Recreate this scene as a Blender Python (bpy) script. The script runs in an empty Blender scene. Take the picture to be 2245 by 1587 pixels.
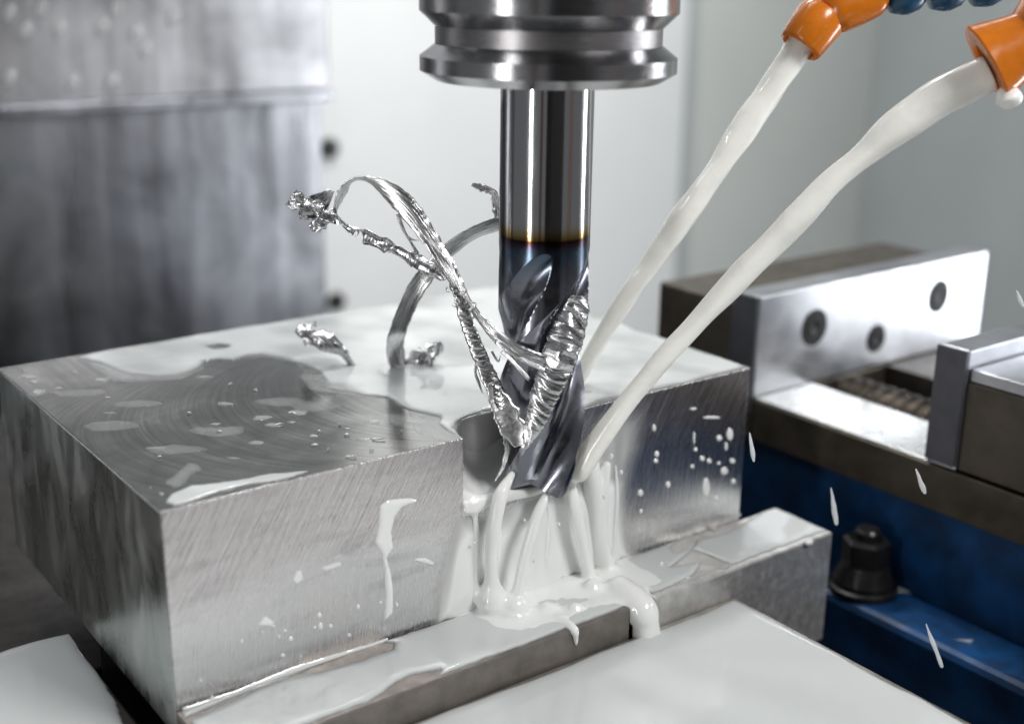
import bpy, bmesh, math, random
import numpy as np
from mathutils import Vector, Matrix

random.seed(7); rng = np.random.RandomState(7)
sc = bpy.context.scene
COL = sc.collection
sc.unit_settings.system = 'METRIC'
sc.unit_settings.scale_length = 0.01            # one unit is one centimetre

# ------------------------------------------------------------------ camera
CAM = np.array([-19.742, -25.062, 11.528])
AX = np.array([0.80291335, -0.59596387, 0.01253865])      # camera right
BX = np.array([0.1678633, 0.24623742, 0.95456223])        # camera up
GX = np.array([0.57197208, 0.76432598, -0.29774777])      # camera forward
FPX, PW, PH = 2772.69, 2245.0, 1587.0
cam = bpy.data.cameras.new('camera')
cam.lens = FPX / PW * 36.0; cam.sensor_width = 36.0; cam.sensor_fit = 'HORIZONTAL'
cam.clip_start = 0.5; cam.clip_end = 1000
cam.dof.use_dof = True; cam.dof.focus_distance = 33.0; cam.dof.aperture_fstop = cam.lens * 1e-3 / (2 * 0.30)
cam_o = bpy.data.objects.new('camera', cam); COL.objects.link(cam_o)
cam_o.matrix_world = Matrix(((AX[0], BX[0], -GX[0], CAM[0]), (AX[1], BX[1], -GX[1], CAM[1]),
                             (AX[2], BX[2], -GX[2], CAM[2]), (0, 0, 0, 1)))
sc.camera = cam_o

# ------------------------------------------------------------------ light
w = bpy.data.worlds.new('World'); sc.world = w; w.use_nodes = True
bg = w.node_tree.nodes['Background']; bg.inputs[0].default_value = (0.92, 0.96, 1.0, 1); bg.inputs[1].default_value = 0.17

def area(name, loc, target, sx, sy, power, col=(1, 1, 1)):
    l = bpy.data.lights.new(name, 'AREA'); l.shape = 'RECTANGLE'; l.size = sx; l.size_y = sy
    l.energy = power; l.color = col
    o = bpy.data.objects.new(name, l); COL.objects.link(o)
    o.location = loc
    o.rotation_euler = (Vector(target) - Vector(loc)).to_track_quat('-Z', 'Y').to_euler()
    return o
area('work_lamp_right', (62, -24, 0), (0, 0, 0), 9, 60, 34000, (0.94, 0.97, 1.0))
area('work_lamp_left', (-62, -16, -6), (0, 0, -4), 5, 44, 15000, (1.0, 0.99, 0.97))
area('spot_lamp', (16, 26, 46), (0, 0, -3), 5, 5, 5000, (1.0, 1.0, 1.0))
area('added_jet_glint_light', (-24, 24, 42), (3, -2, 3), 4, 18, 4200, (1.0, 1.0, 1.0))  # added only to put glint streaks on the coolant jets
area('ceiling_lamp', (-5, 12, 62), (0, 4, 0), 30, 18, 11000, (0.98, 0.99, 1.0))
area('front_lamp', (16, -50, 50), (0, 0, -3), 22, 14, 38000, (1.0, 0.99, 0.98))
area('rear_lamp', (26, 30, 50), (30, 60, 4), 36, 12, 30000, (1.0, 1.0, 0.99))
sc.view_settings.view_transform = 'Standard'; sc.view_settings.look = 'None'
sc.view_settings.exposure = 0.0; sc.view_settings.gamma = 1.0
sc.cycles.use_denoising = True
sc.cycles.max_bounces = 10; sc.cycles.glossy_bounces = 6; sc.cycles.transparent_max_bounces = 12
sc.cycles.sample_clamp_indirect = 6.0
sc.cycles.caustics_reflective = False; sc.cycles.caustics_refractive = False

# ------------------------------------------------------------------ where things stand
def ray(x, y): return AX * ((x - PW / 2) / FPX) - BX * ((y - PH / 2) / FPX) + GX
def onz(x, y, v): d = ray(x, y); return CAM + d * (v - CAM[2]) / d[2]
def ony(x, y, v): d = ray(x, y); return CAM + d * (v - CAM[1]) / d[1]
def onx(x, y, v): d = ray(x, y); return CAM + d * (v - CAM[0]) / d[0]
def dep(x, y, d): return CAM + ray(x, y) * d
def tdep(y): return 31.2 + (y - 165) * 0.0037              # distance of the tool's axis

# ------------------------------------------------------------------ materials
class NT:
    def __init__(s, name):
        s.m = bpy.data.materials.new(name); s.m.use_nodes = True
        s.t = s.m.node_tree; s.b = s.t.nodes['Principled BSDF']; s.out = s.t.nodes['Material Output']
    def n(s, typ, **kw):
        nd = s.t.nodes.new(typ)
        for k, v in kw.items():
            if k.startswith('i_'):
                key = k[2:]
                nd.inputs[int(key) if key.isdigit() else key.replace('_', ' ')].default_value = v
            else: setattr(nd, k, v)
        return nd
    def l(s, a, b): s.t.links.new(a, b)
    def pos(s): return s.n('ShaderNodeTexCoord').outputs['Object']
    def math(s, op, a, b=None, clamp=False):
        nd = s.n('ShaderNodeMath', operation=op, use_clamp=clamp)
        for i, v in enumerate((a, b)):
            if v is None: continue
            if isinstance(v, (int, float)): nd.inputs[i].default_value = v
            else: s.l(v, nd.inputs[i])
        return nd.outputs[0]
    def mapped(s, vec, scale=(1, 1, 1), rot=(0, 0, 0), loc=(0, 0, 0)):
        nd = s.n('ShaderNodeMapping'); nd.inputs['Scale'].default_value = scale
        nd.inputs['Rotation'].default_value = rot; nd.inputs['Location'].default_value = loc
        s.l(vec, nd.inputs['Vector']); return nd.outputs[0]
    def noise(s, vec, scale, detail=3, rough=.55, dist=0):
        nd = s.n('ShaderNodeTexNoise'); nd.inputs['Scale'].default_value = scale
        nd.inputs['Detail'].default_value = detail; nd.inputs['Roughness'].default_value = rough
        nd.inputs['Distortion'].default_value = dist
        if vec is not None: s.l(vec, nd.inputs['Vector'])
        return nd.outputs['Fac']
    def ramp(s, fac, stops, interp='LINEAR'):
        nd = s.n('ShaderNodeValToRGB'); cr = nd.color_ramp; cr.interpolation = interp
        while len(cr.elements) < len(stops): cr.elements.new(.5)
        for e, (p, c) in zip(cr.elements, stops):
            e.position = p; e.color = (c, c, c, 1) if isinstance(c, (int, float)) else (*c, 1)
        s.l(fac, nd.inputs[0]); return nd.outputs[0]
    def mr(s, v, a, b, c, d):
        nd = s.n('ShaderNodeMapRange')
        for i, x in enumerate((a, b, c, d)): nd.inputs[i + 1].default_value = x
        s.l(v, nd.inputs[0]); return nd.outputs[0]
    def bump(s, h, strength, dist, prev=None):
        nd = s.n('ShaderNodeBump'); nd.inputs['Strength'].default_value = strength; nd.inputs['Distance'].default_value = dist
        s.l(h, nd.inputs['Height'])
        if prev is not None: s.l(prev, nd.inputs['Normal'])
        return nd.outputs[0]
    def set(s, **kw):
        for k, v in kw.items():
            k = k.replace('_', ' ')
            if hasattr(v, 'is_output'): s.l(v, s.b.inputs[k])
            else: s.b.inputs[k].default_value = v
        return s

def simple(name, col, metal=0., rough=.5, nscale=3., nvar=.15, bump=.0, bd=.02, **kw):
    t = NT(name); p = t.pos()
    f = t.noise(p, nscale, 5)
    lo = tuple(c * (1 - nvar) for c in col); hi = tuple(min(1, c * (1 + nvar)) for c in col)
    t.set(Base_Color=t.ramp(f, [(.3, lo), (.7, hi)]), Metallic=metal, Roughness=t.mr(t.noise(p, nscale * 2.3, 4), .3, .7, max(.02, rough - .08), rough + .08), **kw)
    if bump: t.set(Normal=t.bump(t.noise(p, nscale * 9, 4), bump, bd))
    return t.m

M = {}
# coolant: thick liquid that thins out at its rims
def milk_mat(name, alpha_lo, alpha_hi, thin=True, col=(.59, .61, .605), bumpy=.14):
    t = NT(name); p = t.pos()
    t.set(Base_Color=(*col, 1), Roughness=.035, IOR=1.5, Subsurface_Weight=.2, Subsurface_Radius=(.35, .33, .3), Subsurface_Scale=.4)
    t.set(Normal=t.bump(t.noise(p, 5., 2, .5), bumpy * .35, .03, t.bump(t.noise(p, .9, 2), bumpy, .06)))
    if thin:
        a = t.n('ShaderNodeAttribute', attribute_name='thick').outputs['Fac']
        al = t.mr(a, 0., alpha_hi, alpha_lo, 1.)
        tr = t.n('ShaderNodeBsdfTransparent'); mx = t.n('ShaderNodeMixShader')
        t.l(al, mx.inputs[0]); t.l(tr.outputs[0], mx.inputs[1]); t.l(t.b.outputs[0], mx.inputs[2]); t.l(mx.outputs[0], t.out.inputs[0])
    return t.m
M['milk'] = milk_mat('milky_coolant', .05, .05)
M['milk_thin'] = milk_mat('thin_coolant', .04, .09, True, (.80, .81, .80))
M['bead'] = milk_mat('coolant_bead', .75, .02, True, (.80, .81, .80))
M['mist'] = milk_mat('clear_coolant_drop', .5, 1.)
M['fall'] = milk_mat('flying_coolant_drop', .55, 1., True, (.85, .87, .88))
M['milk_solid'] = milk_mat('poured_coolant', 1, 1, False, (.80, .81, .795), .22)

def stream_mat():
    t = NT('falling_coolant'); p = t.pos()
    t.set(Base_Color=(.96, .95, .885, 1), Roughness=.03, IOR=1.5, Subsurface_Weight=.5, Subsurface_Radius=(.5, .48, .42), Subsurface_Scale=.7)
    t.set(Normal=t.bump(t.noise(p, 4.5, 2, .5), .06, .04, t.bump(t.noise(p, 1.4, 2), .17, .10)))
    tr = t.n('ShaderNodeBsdfTransparent'); mx = t.n('ShaderNodeMixShader')
    t.l(t.mr(t.noise(p, 1.1, 3, .6, .5),   .35, .6, .90, .985), mx.inputs[0]); t.l(tr.outputs[0], mx.inputs[1]); t.l(t.b.outputs[0], mx.inputs[2]); t.l(mx.outputs[0], t.out.inputs[0])
    return t.m
M['stream'] = stream_mat()

# block, milled top
def alu_top():
    t = NT('face_milled_aluminium'); p = t.pos()
    sx = t.n('ShaderNodeSeparateXYZ'); t.l(p, sx.inputs[0])
    dy = t.math('SUBTRACT', sx.outputs[1], 4.2)
    rt = t.math('SQRT', t.math('MAXIMUM', t.math('SUBTRACT', 27.0, t.math('MULTIPLY', dy, dy)), 0.0))
    u = t.math('ADD', sx.outputs[0], rt)
    cv = t.n('ShaderNodeCombineXYZ'); t.l(u, cv.inputs[0])
    t.l(t.math('MULTIPLY', sx.outputs[1], .02), cv.inputs[1])
    fine = t.noise(cv.outputs[0], 7, 4, .75)
    broad = t.noise(cv.outputs[0], 2.2, 3, .6)
    blot = t.noise(p, .55, 4, .6, .6)
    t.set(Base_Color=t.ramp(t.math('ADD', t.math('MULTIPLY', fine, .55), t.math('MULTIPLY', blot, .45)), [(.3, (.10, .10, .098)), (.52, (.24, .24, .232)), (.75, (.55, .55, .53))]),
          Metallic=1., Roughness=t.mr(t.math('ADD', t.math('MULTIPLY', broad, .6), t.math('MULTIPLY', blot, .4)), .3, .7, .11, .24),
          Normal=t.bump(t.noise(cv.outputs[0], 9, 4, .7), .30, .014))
    return t.m
M['alu_top'] = alu_top()

def alu_front():
    t = NT('sawn_aluminium_front'); p = t.pos()
    diag = t.mapped(t.mapped(p, rot=(0, math.radians(-31), 0)), scale=(11, 1, .45))
    steep = t.mapped(t.mapped(p, rot=(0, math.radians(-7), 0)), scale=(10, 1, .35))
    a = t.noise(diag, 1., 4, .7, .25); b = t.noise(steep, 1., 4, .7, .1)
    level = t.n('ShaderNodeSeparateXYZ'); t.l(p, level.inputs[0])
    z = t.math('ADD', t.math('ADD', level.outputs[2], t.math('MULTIPLY', level.outputs[0], -.06)), t.math('MULTIPLY', t.noise(p, .6, 3), 1.6))
    zf = t.mr(z, -2.0, -.6, 0., 1.)
    mix = t.n('ShaderNodeMix'); t.l(zf, mix.inputs[0]); t.l(t.mr(b, .2, .8, .37, .65), mix.inputs[2]); t.l(t.mr(a, .2, .8, .24, .76), mix.inputs[3]); s = mix.outputs[0]
    stain = t.noise(t.mapped(p, rot=(0, .1, 0), scale=(.35, 1, 2.)), 1.1, 5, .65, .5)
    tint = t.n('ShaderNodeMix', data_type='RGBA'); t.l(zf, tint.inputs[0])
    tint.inputs[6].default_value = (.83, .825, .825, 1); tint.inputs[7].default_value = (.86, .815, .82, 1)  # pinkish upper colour paints a pink reflection into the metal
    # scuffed band where the two finishes meet
    band = t.math('MULTIPLY', t.mr(z, -2.0, -1.5, 0., 1.), t.mr(z, -1.2, -.8, 1., 0.))
    scuff = t.math('MULTIPLY', band, t.mr(t.noise(t.mapped(p, rot=(0, -.3, 0), scale=(1.6, 1, 3.)), 2.2, 6, .75, .8), .52, .66, 0., 1.))
    shade = t.math('ADD', t.math('ADD', t.math('MULTIPLY', t.mr(s, .3, .7, .0, 1.), .36), t.math('MULTIPLY', stain, .85)), .20)
    mul = t.n('ShaderNodeMix', data_type='RGBA', blend_type='MULTIPLY'); mul.inputs[0].default_value = 1.
    t.l(tint.outputs[2], mul.inputs[6])
    gr = t.n('ShaderNodeCombineColor'); sh = t.math('MINIMUM', t.math('MULTIPLY', shade, 1.25), 1.)
    for k in range(3): t.l(sh, gr.inputs[k])
    t.l(gr.outputs[0], mul.inputs[7])
    fin = t.n('ShaderNodeMix', data_type='RGBA'); t.l(scuff, fin.inputs[0]); t.l(mul.outputs[2], fin.inputs[6]); fin.inputs[7].default_value = (.93, .93, .93, 1)
    t.set(Base_Color=fin.outputs[2], Metallic=1., Roughness=t.mr(s, .3, .7, .19, .34),
          Normal=t.bump(s, .7, .035))
    return t.m
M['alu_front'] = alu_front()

def alu_side():
    t = NT('cut_aluminium_side'); p = t.pos()
    s = t.noise(t.mapped(t.mapped(p, rot=(math.radians(-8), 0, 0)), scale=(1, 9, .45)), 1.3, 5, .65, .3)
    st = t.noise(t.mapped(p, scale=(1, 1, .4)), .8, 3, .6, .8)
    t.set(Base_Color=t.ramp(st, [(.3, (.58, .63, .60)), (.65, (.84, .88, .85))]), Metallic=1., Roughness=t.mr(st, .3, .7, .20, .42),
          Normal=t.bump(t.noise(t.mapped(p, scale=(1, .7, .35)), .8, 2, .5, .6), .22, .25, t.bump(s, .12, .02)))
    return t.m
M['alu_side'] = alu_side()

def alu_cut():
    t = NT('freshly_milled_aluminium'); p = t.pos()
    s = t.noise(t.mapped(p, scale=(1, 1, 16)), 1.2, 4, .6)
    t.set(Base_Color=(.80, .79, .78, 1), Metallic=.35, Roughness=.40, Normal=t.bump(s, .3, .03))
    return t.m
M['alu_cut'] = alu_cut()

def brushed(name, col, rough=.25, axis='z', scale=10., strength=.15, var=.12):
    t = NT(name); p = t.pos()
    sc_ = {'z': (1, 1, scale), 'x': (scale, 1, 1), 'v': (scale, scale, .3)}[axis]
    s = t.noise(t.mapped(p, scale=sc_), 1.5, 4, .7)
    lo = tuple(c * (1 - var) for c in col); hi = tuple(min(1, c * (1 + var)) for c in col)
    t.set(Base_Color=t.ramp(s, [(.3, lo), (.7, hi)]), Metallic=1., Roughness=t.mr(s, .25, .75, rough - .05, rough + .06), Normal=t.bump(s, strength, .01))
    return t.m
M['holder'] = brushed('ground_steel_holder', (.43, .43, .44), .17, 'z', 34, .35)
M['groove'] = brushed('turned_steel_groove', (.33, .32, .33), .30, 'z', 50, .5)

def coated():
    t = NT('coated_carbide'); p = t.pos()
    sx = t.n('ShaderNodeSeparateXYZ'); t.l(p, sx.inputs[0])
    zz = t.math('ADD', sx.outputs[2], t.math('MULTIPLY', t.noise(p, 1.2, 2), .08))
    f = t.mr(zz, 3.88, 6.08, 0., 1.)
    col = t.ramp(f, [(0., (.24, .245, .28)), (.12, (.17, .185, .225)), (.40, (.07, .105, .145)), (.49, (.055, .04, .06)), (.545, (.03, .012, .010)),
                     (.57, (.20, .13, .04)), (.625, (.40, .31, .15)), (.69, (.50, .46, .40)), (.75, (.52, .52, .53))])
    wear = t.noise(p, 3, 5, .6)
    ro = t.n('ShaderNodeMix'); t.l(t.mr(zz, 4.88, 5.18, 0., 1.), ro.inputs[0])
    t.l(t.mr(wear, .3, .7, .15, .28), ro.inputs[2]); t.l(t.mr(t.noise(t.mapped(p, scale=(1, 1, .15)), 6, 3), .3, .7, .08, .14), ro.inputs[3])
    t.set(Base_Color=col, Metallic=1., Roughness=ro.outputs[0], Specular_IOR_Level=.5)
    return t.m
M['coated'] = coated()

def chip_mat(name='bright_chip', serr=False):
    t = NT(name)
    uv = t.n('ShaderNodeUVMap').outputs[0]
    g = t.noise(t.mapped(uv, scale=(.3, 7, 1) if not serr else (10, 1.2, 1)), 1.0, 3, .65, .1)
    t.set(Base_Color=t.ramp(g, [(.3, (.42, .42, .43)), (.7, (.86, .86, .87))]), Metallic=1., Roughness=t.mr(g, .3, .7, .18, .34),
          Normal=t.bump(g, .8, .028))
    return t.m
M['chip'] = chip_mat(); M['chip_s'] = chip_mat('serrated_chip', True)

M['chip_flat'] = simple('smooth_chip_back', (.62, .62, .63), 1., .36, 5., .2, .2, .02)
M['jaw'] = simple('worn_steel_jaw', (.20, .18, .165), .6, .46, 1.6, .22, .12, .02)
M['jaw_end'] = simple('ground_steel_jaw_end', (.66, .65, .63), .85, .5, 2.2, .2, .15, .03)
M['plate'] = simple('wet_steel_slide', (.42, .40, .37), 1., .4, 1.2, .2)
M['dark_steel'] = simple('dark_oily_steel', (.045, .04, .035), .7, .42, 1.1, .35, .2, .03)
M['rail'] = simple('brown_steel_rail', (.085, .07, .055), .55, .38, .8, .3, .1, .03)
M['grey_end'] = simple('grey_cast_end', (.10, .10, .115), .5, .45, .9, .2, .1, .03)
M['jaw_face'] = simple('bright_ground_jaw_face', (.46, .47, .50), .9, .36, .35, .3, .1, .03)
M['rail_top'] = simple('white_lit_rail_top', (.80, .80, .77), .55, .25, .9, .15)  # paler colour paints in the white light on the rail's top
M['blue'] = simple('blue_machine_paint', (.003, .046, .145), 0., .5, .7, .6, .15, .05)
M['black'] = simple('black_oxide_steel', (.018, .017, .017), .4, .35, 2., .3)
M['hole'] = simple('dark_socket', (.02, .02, .022), .3, .5, 2., .2)
M['socket'] = simple('blackened_screw', (.012, .012, .013), 0., .7, 2., .3)
M['thread'] = simple('oily_screw_thread', (.10, .085, .07), 1., .4, 3., .3)
M['orange'] = simple('orange_plastic', (.56, .155, .008), 0., .22, 1.5, .12, .05, .02, Subsurface_Weight=.15, Subsurface_Scale=.3)
M['bluehose'] = simple('blue_plastic', (.005, .05, .11), 0., .33, 2., .3)
M['wall'] = simple('pale_painted_sheet', (.78, .79, .785), 0., .42, .12, .03)
M['wall2'] = simple('grey_green_sheet', (.58, .605, .58), 0., .42, .12, .03)
M['wall3'] = simple('grey_sheet', (.40, .425, .43), 0., .45, .1, .05)
M['table'] = simple('cast_table', (.05, .05, .05), .6, .5, .5, .3)
M['door'] = simple('dark_door_sheet', (.03, .028, .028), 0., .5, .3, .2)
M['brown'] = simple('brown_door_post', (.26, .17, .14), 0., .5, .3, .2)

def cover_mat(name, col, rough):
    t = NT(name); p = t.pos()
    v = t.noise(t.mapped(p, scale=(.55, 1, .05)), 1., 4, .6, .3); b = t.noise(p, .12, 4, .6, .4)
    f = t.math('ADD', t.math('MULTIPLY', v, .22), t.math('MULTIPLY', b, .78))
    t.set(Base_Color=t.ramp(f, [(.36, tuple(c * .32 for c in col)), (.5, tuple(c * .72 for c in col)), (.62, col)]), Metallic=.95, Roughness=t.mr(v, .3, .7, rough - .06, rough + .08),  # dark and pale blotches paint reflections into the sheet's colour
          Normal=t.bump(b, .06, .6))
    return t.m
M['cover'] = cover_mat('reflection_blotched_stainless', (.50, .51, .55), .30)
M['reflection_grey'] = simple('reflection_panel_grey', (.24, .245, .25), .2, .5, .1, .1)
M['cover_hi'] = cover_mat('bright_stainless', (.56, .56, .58), .34)

# ------------------------------------------------------------------ builders
def put(name, verts, faces, mat, parent=None, smooth=False, uvs=None, thick=None, matidx=None):
    me = bpy.data.meshes.new(name)
    if parent is not None and parent.type == 'EMPTY':
        L = np.array(parent.location)
    else: L = np.zeros(3)
    me.from_pydata([tuple(map(float, v)) for v in verts], [], [tuple(map(int, f)) for f in faces])
    mats = mat if isinstance(mat, list) else [mat]
    for m in mats: me.materials.append(m)
    if matidx is not None: me.polygons.foreach_set('material_index', np.array(matidx, dtype=np.int32))
    if smooth: me.polygons.foreach_set('use_smooth', np.ones(len(me.polygons), dtype=bool))
    if uvs is not None:
        ul = me.uv_layers.new(name='UVMap')
        idx = np.zeros(len(me.loops), dtype=np.int32); me.loops.foreach_get('vertex_index', idx)
        ul.data.foreach_set('uv', np.asarray(uvs, dtype=np.float32)[idx].ravel())
    if thick is not None:
        at = me.attributes.new('thick', 'FLOAT', 'POINT'); at.data.foreach_set('value', np.asarray(thick, dtype=np.float32))
    me.update()
    o = bpy.data.objects.new(name, me); COL.objects.link(o)
    if parent is not None:
        o.parent = parent
        o.location = (-L[0], -L[1], -L[2])
    return o
def tag(o, label=None, cat=None, group=None, kind=None):
    if label: o['label'] = label
    if cat: o['category'] = cat
    if group: o['group'] = group
    if kind: o['kind'] = kind
    return o
def thing(name, loc, label, cat, group=None):
    o = bpy.data.objects.new(name, None); COL.objects.link(o); o.location = tuple(map(float, loc)); o.empty_display_size = .5
    return tag(o, label, cat, group)
def bev(o, wd=.05, seg=2, ang=35):
    m = o.modifiers.new('bevel', 'BEVEL'); m.width = wd; m.segments = seg; m.limit_method = 'ANGLE'; m.angle_limit = math.radians(ang)
    m.harden_normals = False
    for p in o.data.polygons: p.use_smooth = False
    return o
def box(name, a, b, mat, parent=None, bevel=.04):
    (x0, y0, z0), (x1, y1, z1) = a, b
    v = [(x, y, z) for z in (z0, z1) for y in (y0, y1) for x in (x0, x1)]
    f = [(0, 2, 3, 1), (4, 5, 7, 6), (0, 1, 5, 4), (2, 6, 7, 3), (0, 4, 6, 2), (1, 3, 7, 5)]
    o = put(name, v, f, mat, parent)
    if bevel: bev(o, bevel)
    return o
def lathe(name, prof, mat, parent=None, n=96, c=(0, 0, 0), axis=(0, 0, 1), smooth_ang=14, caps=True):
    ax = Vector(axis).normalized(); q = Vector((0, 0, 1)).rotation_difference(ax)
    v, f = [], []
    for r, z in prof:
        for k in range(n):
            a = 2 * math.pi * k / n
            v.append(Vector(c) + q @ Vector((r * math.cos(a), r * math.sin(a), z)))
    for j in range(len(prof) - 1):
        for k in range(n):
            k2 = (k + 1) % n
            f.append((j * n + k, j * n + k2, (j + 1) * n + k2, (j + 1) * n + k))
    if caps:
        f.append(tuple(range(n - 1, -1, -1))); f.append(tuple((len(prof) - 1) * n + k for k in range(n)))
    o = put(name, v, f, mat, parent, smooth=True)
    bm = bmesh.new(); bm.from_mesh(o.data)
    bmesh.ops.recalc_face_normals(bm, faces=bm.faces)
    for e in bm.edges:
        if len(e.link_faces) == 2 and e.calc_face_angle(0) > math.radians(smooth_ang): e.smooth = False
    bm.to_mesh(o.data); bm.free()
    return o
def spline(P, n):
    """Catmull-Rom through the rows of P, n samples."""
    P = np.asarray(P, float); k = len(P)
    E = np.vstack([2 * P[0] - P[1], P, 2 * P[-1] - P[-2]])
    t = np.linspace(0, k - 1 - 1e-9, n); i = t.astype(int); u = (t - i)[:, None]
    p0, p1, p2, p3 = E[i], E[i + 1], E[i + 2], E[i + 3]
    return .5 * (2 * p1 + (p2 - p0) * u + (2 * p0 - 5 * p1 + 4 * p2 - p3) * u ** 2 + (3 * p1 - p0 - 3 * p2 + p3) * u ** 3)
def unit(v): return v / np.maximum(np.linalg.norm(v, axis=-1, keepdims=True), 1e-9)
def frames(P):
    T = unit(np.gradient(P, axis=0)); N = np.zeros_like(P)
    n0 = np.cross(T[0], [.3, .2, 1.]); N[0] = n0 / np.linalg.norm(n0)
    for i in range(1, len(P)):
        n_ = N[i - 1] - T[i] * (N[i - 1] @ T[i]); N[i] = n_ / np.linalg.norm(n_)
    return T, N, np.cross(T, N)
def tube(name, P, r, mat, parent=None, n=20, mod=None, round_ends=(True, True), samples=None):
    """sweep of round section; P rows are points, r radii; mod(s, theta) scales the radius"""
    PR = np.column_stack([P, r]); S = spline(PR, samples or 14 * len(P)); C, R_ = S[:, :3], S[:, 3].copy()
    L = np.concatenate([[0], np.cumsum(np.linalg.norm(np.diff(C, axis=0), axis=1))])
    for e, on in ((0, round_ends[0]), (1, round_ends[1])):
        if on:
            dd = L if e == 0 else L[-1] - L
            rr = max(R_[0] if e == 0 else R_[-1], 1e-4); q = np.clip(dd / rr, 0, 1); R_ *= np.sqrt(np.clip(1 - (1 - q) ** 2, .0004, 1))
    T, N, B = frames(C); th = np.linspace(0, 2 * math.pi, n, endpoint=False)
    v = []
    for i in range(len(C)):
        k = np.ones(n) if mod is None else mod(L[i], th)
        v.append(C[i] + (N[i][None] * np.cos(th)[:, None] + B[i][None] * np.sin(th)[:, None]) * (R_[i] * k)[:, None])
    v = np.vstack(v); f = []
    for i in range(len(C) - 1):
        for k in range(n):
            k2 = (k + 1) % n; f.append((i * n + k, i * n + k2, (i + 1) * n + k2, (i + 1) * n + k))
    f.append(tuple(range(n - 1, -1, -1))); f.append(tuple((len(C) - 1) * n + k for k in range(n)))
    return put(name, v, f, mat, parent, smooth=True)
def wob(seed, amp=.08, k=1.3):
    r = np.random.RandomState(seed); ph = r.rand(4) * 6.28; fr = k * (1 + r.rand(4))
    def m(s, th):
        return 1 + amp * np.cos(2 * th - 1.1 * fr[0] * s + ph[0]) + amp * .8 * np.sin(fr[1] * 1.6 * s + ph[1]) + amp * .6 * np.cos(3 * th + fr[2] * s + ph[2]) + amp * .45 * np.cos(5 * th - 1.7 * fr[3] * s + ph[3]) + amp * .5 * np.sin(fr[3] * 3.1 * s) * np.cos(th + ph[0])
    return m
def ribbon_mesh(spec, n=160, nc=7, thick=.018, rag=.10, serr=0., sfreq=9., curl=.0, seed=0, ragf=1.0, sfade=None, jit=0., skew=0.):
    """flat chip: rows of (px, py, distance, width_px, twist_deg) laid through space"""
    r = np.random.RandomState(seed)
    S = np.asarray(spec, float)
    pts = np.array([dep(a, b, d) for a, b, d, _, _ in S]); wd = S[:, 3] * S[:, 2] / FPX
    Q = spline(np.column_stack([pts, wd, S[:, 4]]), n); C = Q[:, :3]; W = Q[:, 3]; tw = np.radians(Q[:, 4])
    L = np.concatenate([[0], np.cumsum(np.linalg.norm(np.diff(C, axis=0), axis=1))])
    if jit:
        for ax in range(3):
            for q in range(4): C[:, ax] += jit * np.sin(L * (3 + 5 * r.rand()) + 6.28 * r.rand()) / 2
        tw = tw + .7 * np.sin(L * 3.1 + 1.) + .5 * np.sin(L * 7.3); W = W * (1 + .12 * np.sin(L * 4.7 + 2) + .10 * np.sin(L * 11.))
    T = unit(np.gradient(C, axis=0)); view = unit(CAM - C)
    side = unit(np.cross(T, view)); nor = unit(np.cross(side, T))
    wdir = side * np.cos(tw)[:, None] + nor * np.sin(tw)[:, None]; ndir = np.cross(wdir, T)
    def j(fq): 
        ph = r.rand(5) * 6.28; fr = fq * (0.6 + 1.5 * r.rand(5)) ; return sum(np.sin(fr[i] * L + ph[i]) for i in range(5)) / 3.
    el, er = 1 + rag * j(9 * ragf) + rag * .6 * j(26 * ragf), 1 + rag * j(9 * ragf) + rag * .6 * j(26 * ragf)
    t = np.linspace(-1, 1, nc); rows_a, rows_b, uv = [], [], []
    for i in range(n):
        off = t * W[i] / 2 * np.where(t < 0, el[i], er[i])
        ht = curl * W[i] * (1 - t ** 2)
        if serr:
            ph = L[i] * sfreq + skew * t + .3 * np.sin(2 * t + L[i] * 2) + .5 * math.sin(L[i] * 2.3 + seed) + .3 * math.sin(L[i] * 5.7)
            saw = (ph % 1.); saw = np.where(saw < .75, saw / .75, (1 - saw) / .25)
            ht = ht + serr * (1. if sfade is None else np.interp(L[i] / L[-1], *sfade)) * (saw - .5) * (1 - .35 * t ** 2) * (1 + .3 * math.sin(L[i] * 5.1))
        base = C[i][None] + wdir[i][None] * off[:, None] + ndir[i][None] * ht[:, None]
        rows_a.append(base + ndir[i][None] * thick / 2); rows_b.append(base - ndir[i][None] * thick / 2)
        uv += [(L[i], (x + 1) / 2) for x in t]
    A_ = np.vstack(rows_a); B_ = np.vstack(rows_b); o = len(A_); f = []
    for i in range(n - 1):
        for k in range(nc - 1):
            a, b, c, d = i * nc + k, i * nc + k + 1, (i + 1) * nc + k + 1, (i + 1) * nc + k
            f.append((a, b, c, d)); f.append((o + d, o + c, o + b, o + a))
        f.append((i * nc, (i + 1) * nc, o + (i + 1) * nc, o + i * nc))
        e = i * nc + nc - 1; f.append((e, o + e, o + e + nc, e + nc))
    f.append((*range(nc - 1, -1, -1), *range(o, o + nc))); q = (n - 1) * nc
    f.append((*range(q, q + nc), *range(o + q + nc - 1, o + q - 1, -1)))
    return np.vstack([A_, B_]), f, uv + uv
def ribbon(name, spec, mat, parent=None, **kw):
    v, f, uv = ribbon_mesh(spec, **kw)
    return put(name, v, f, mat, parent, smooth=True, uvs=uv)
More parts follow.
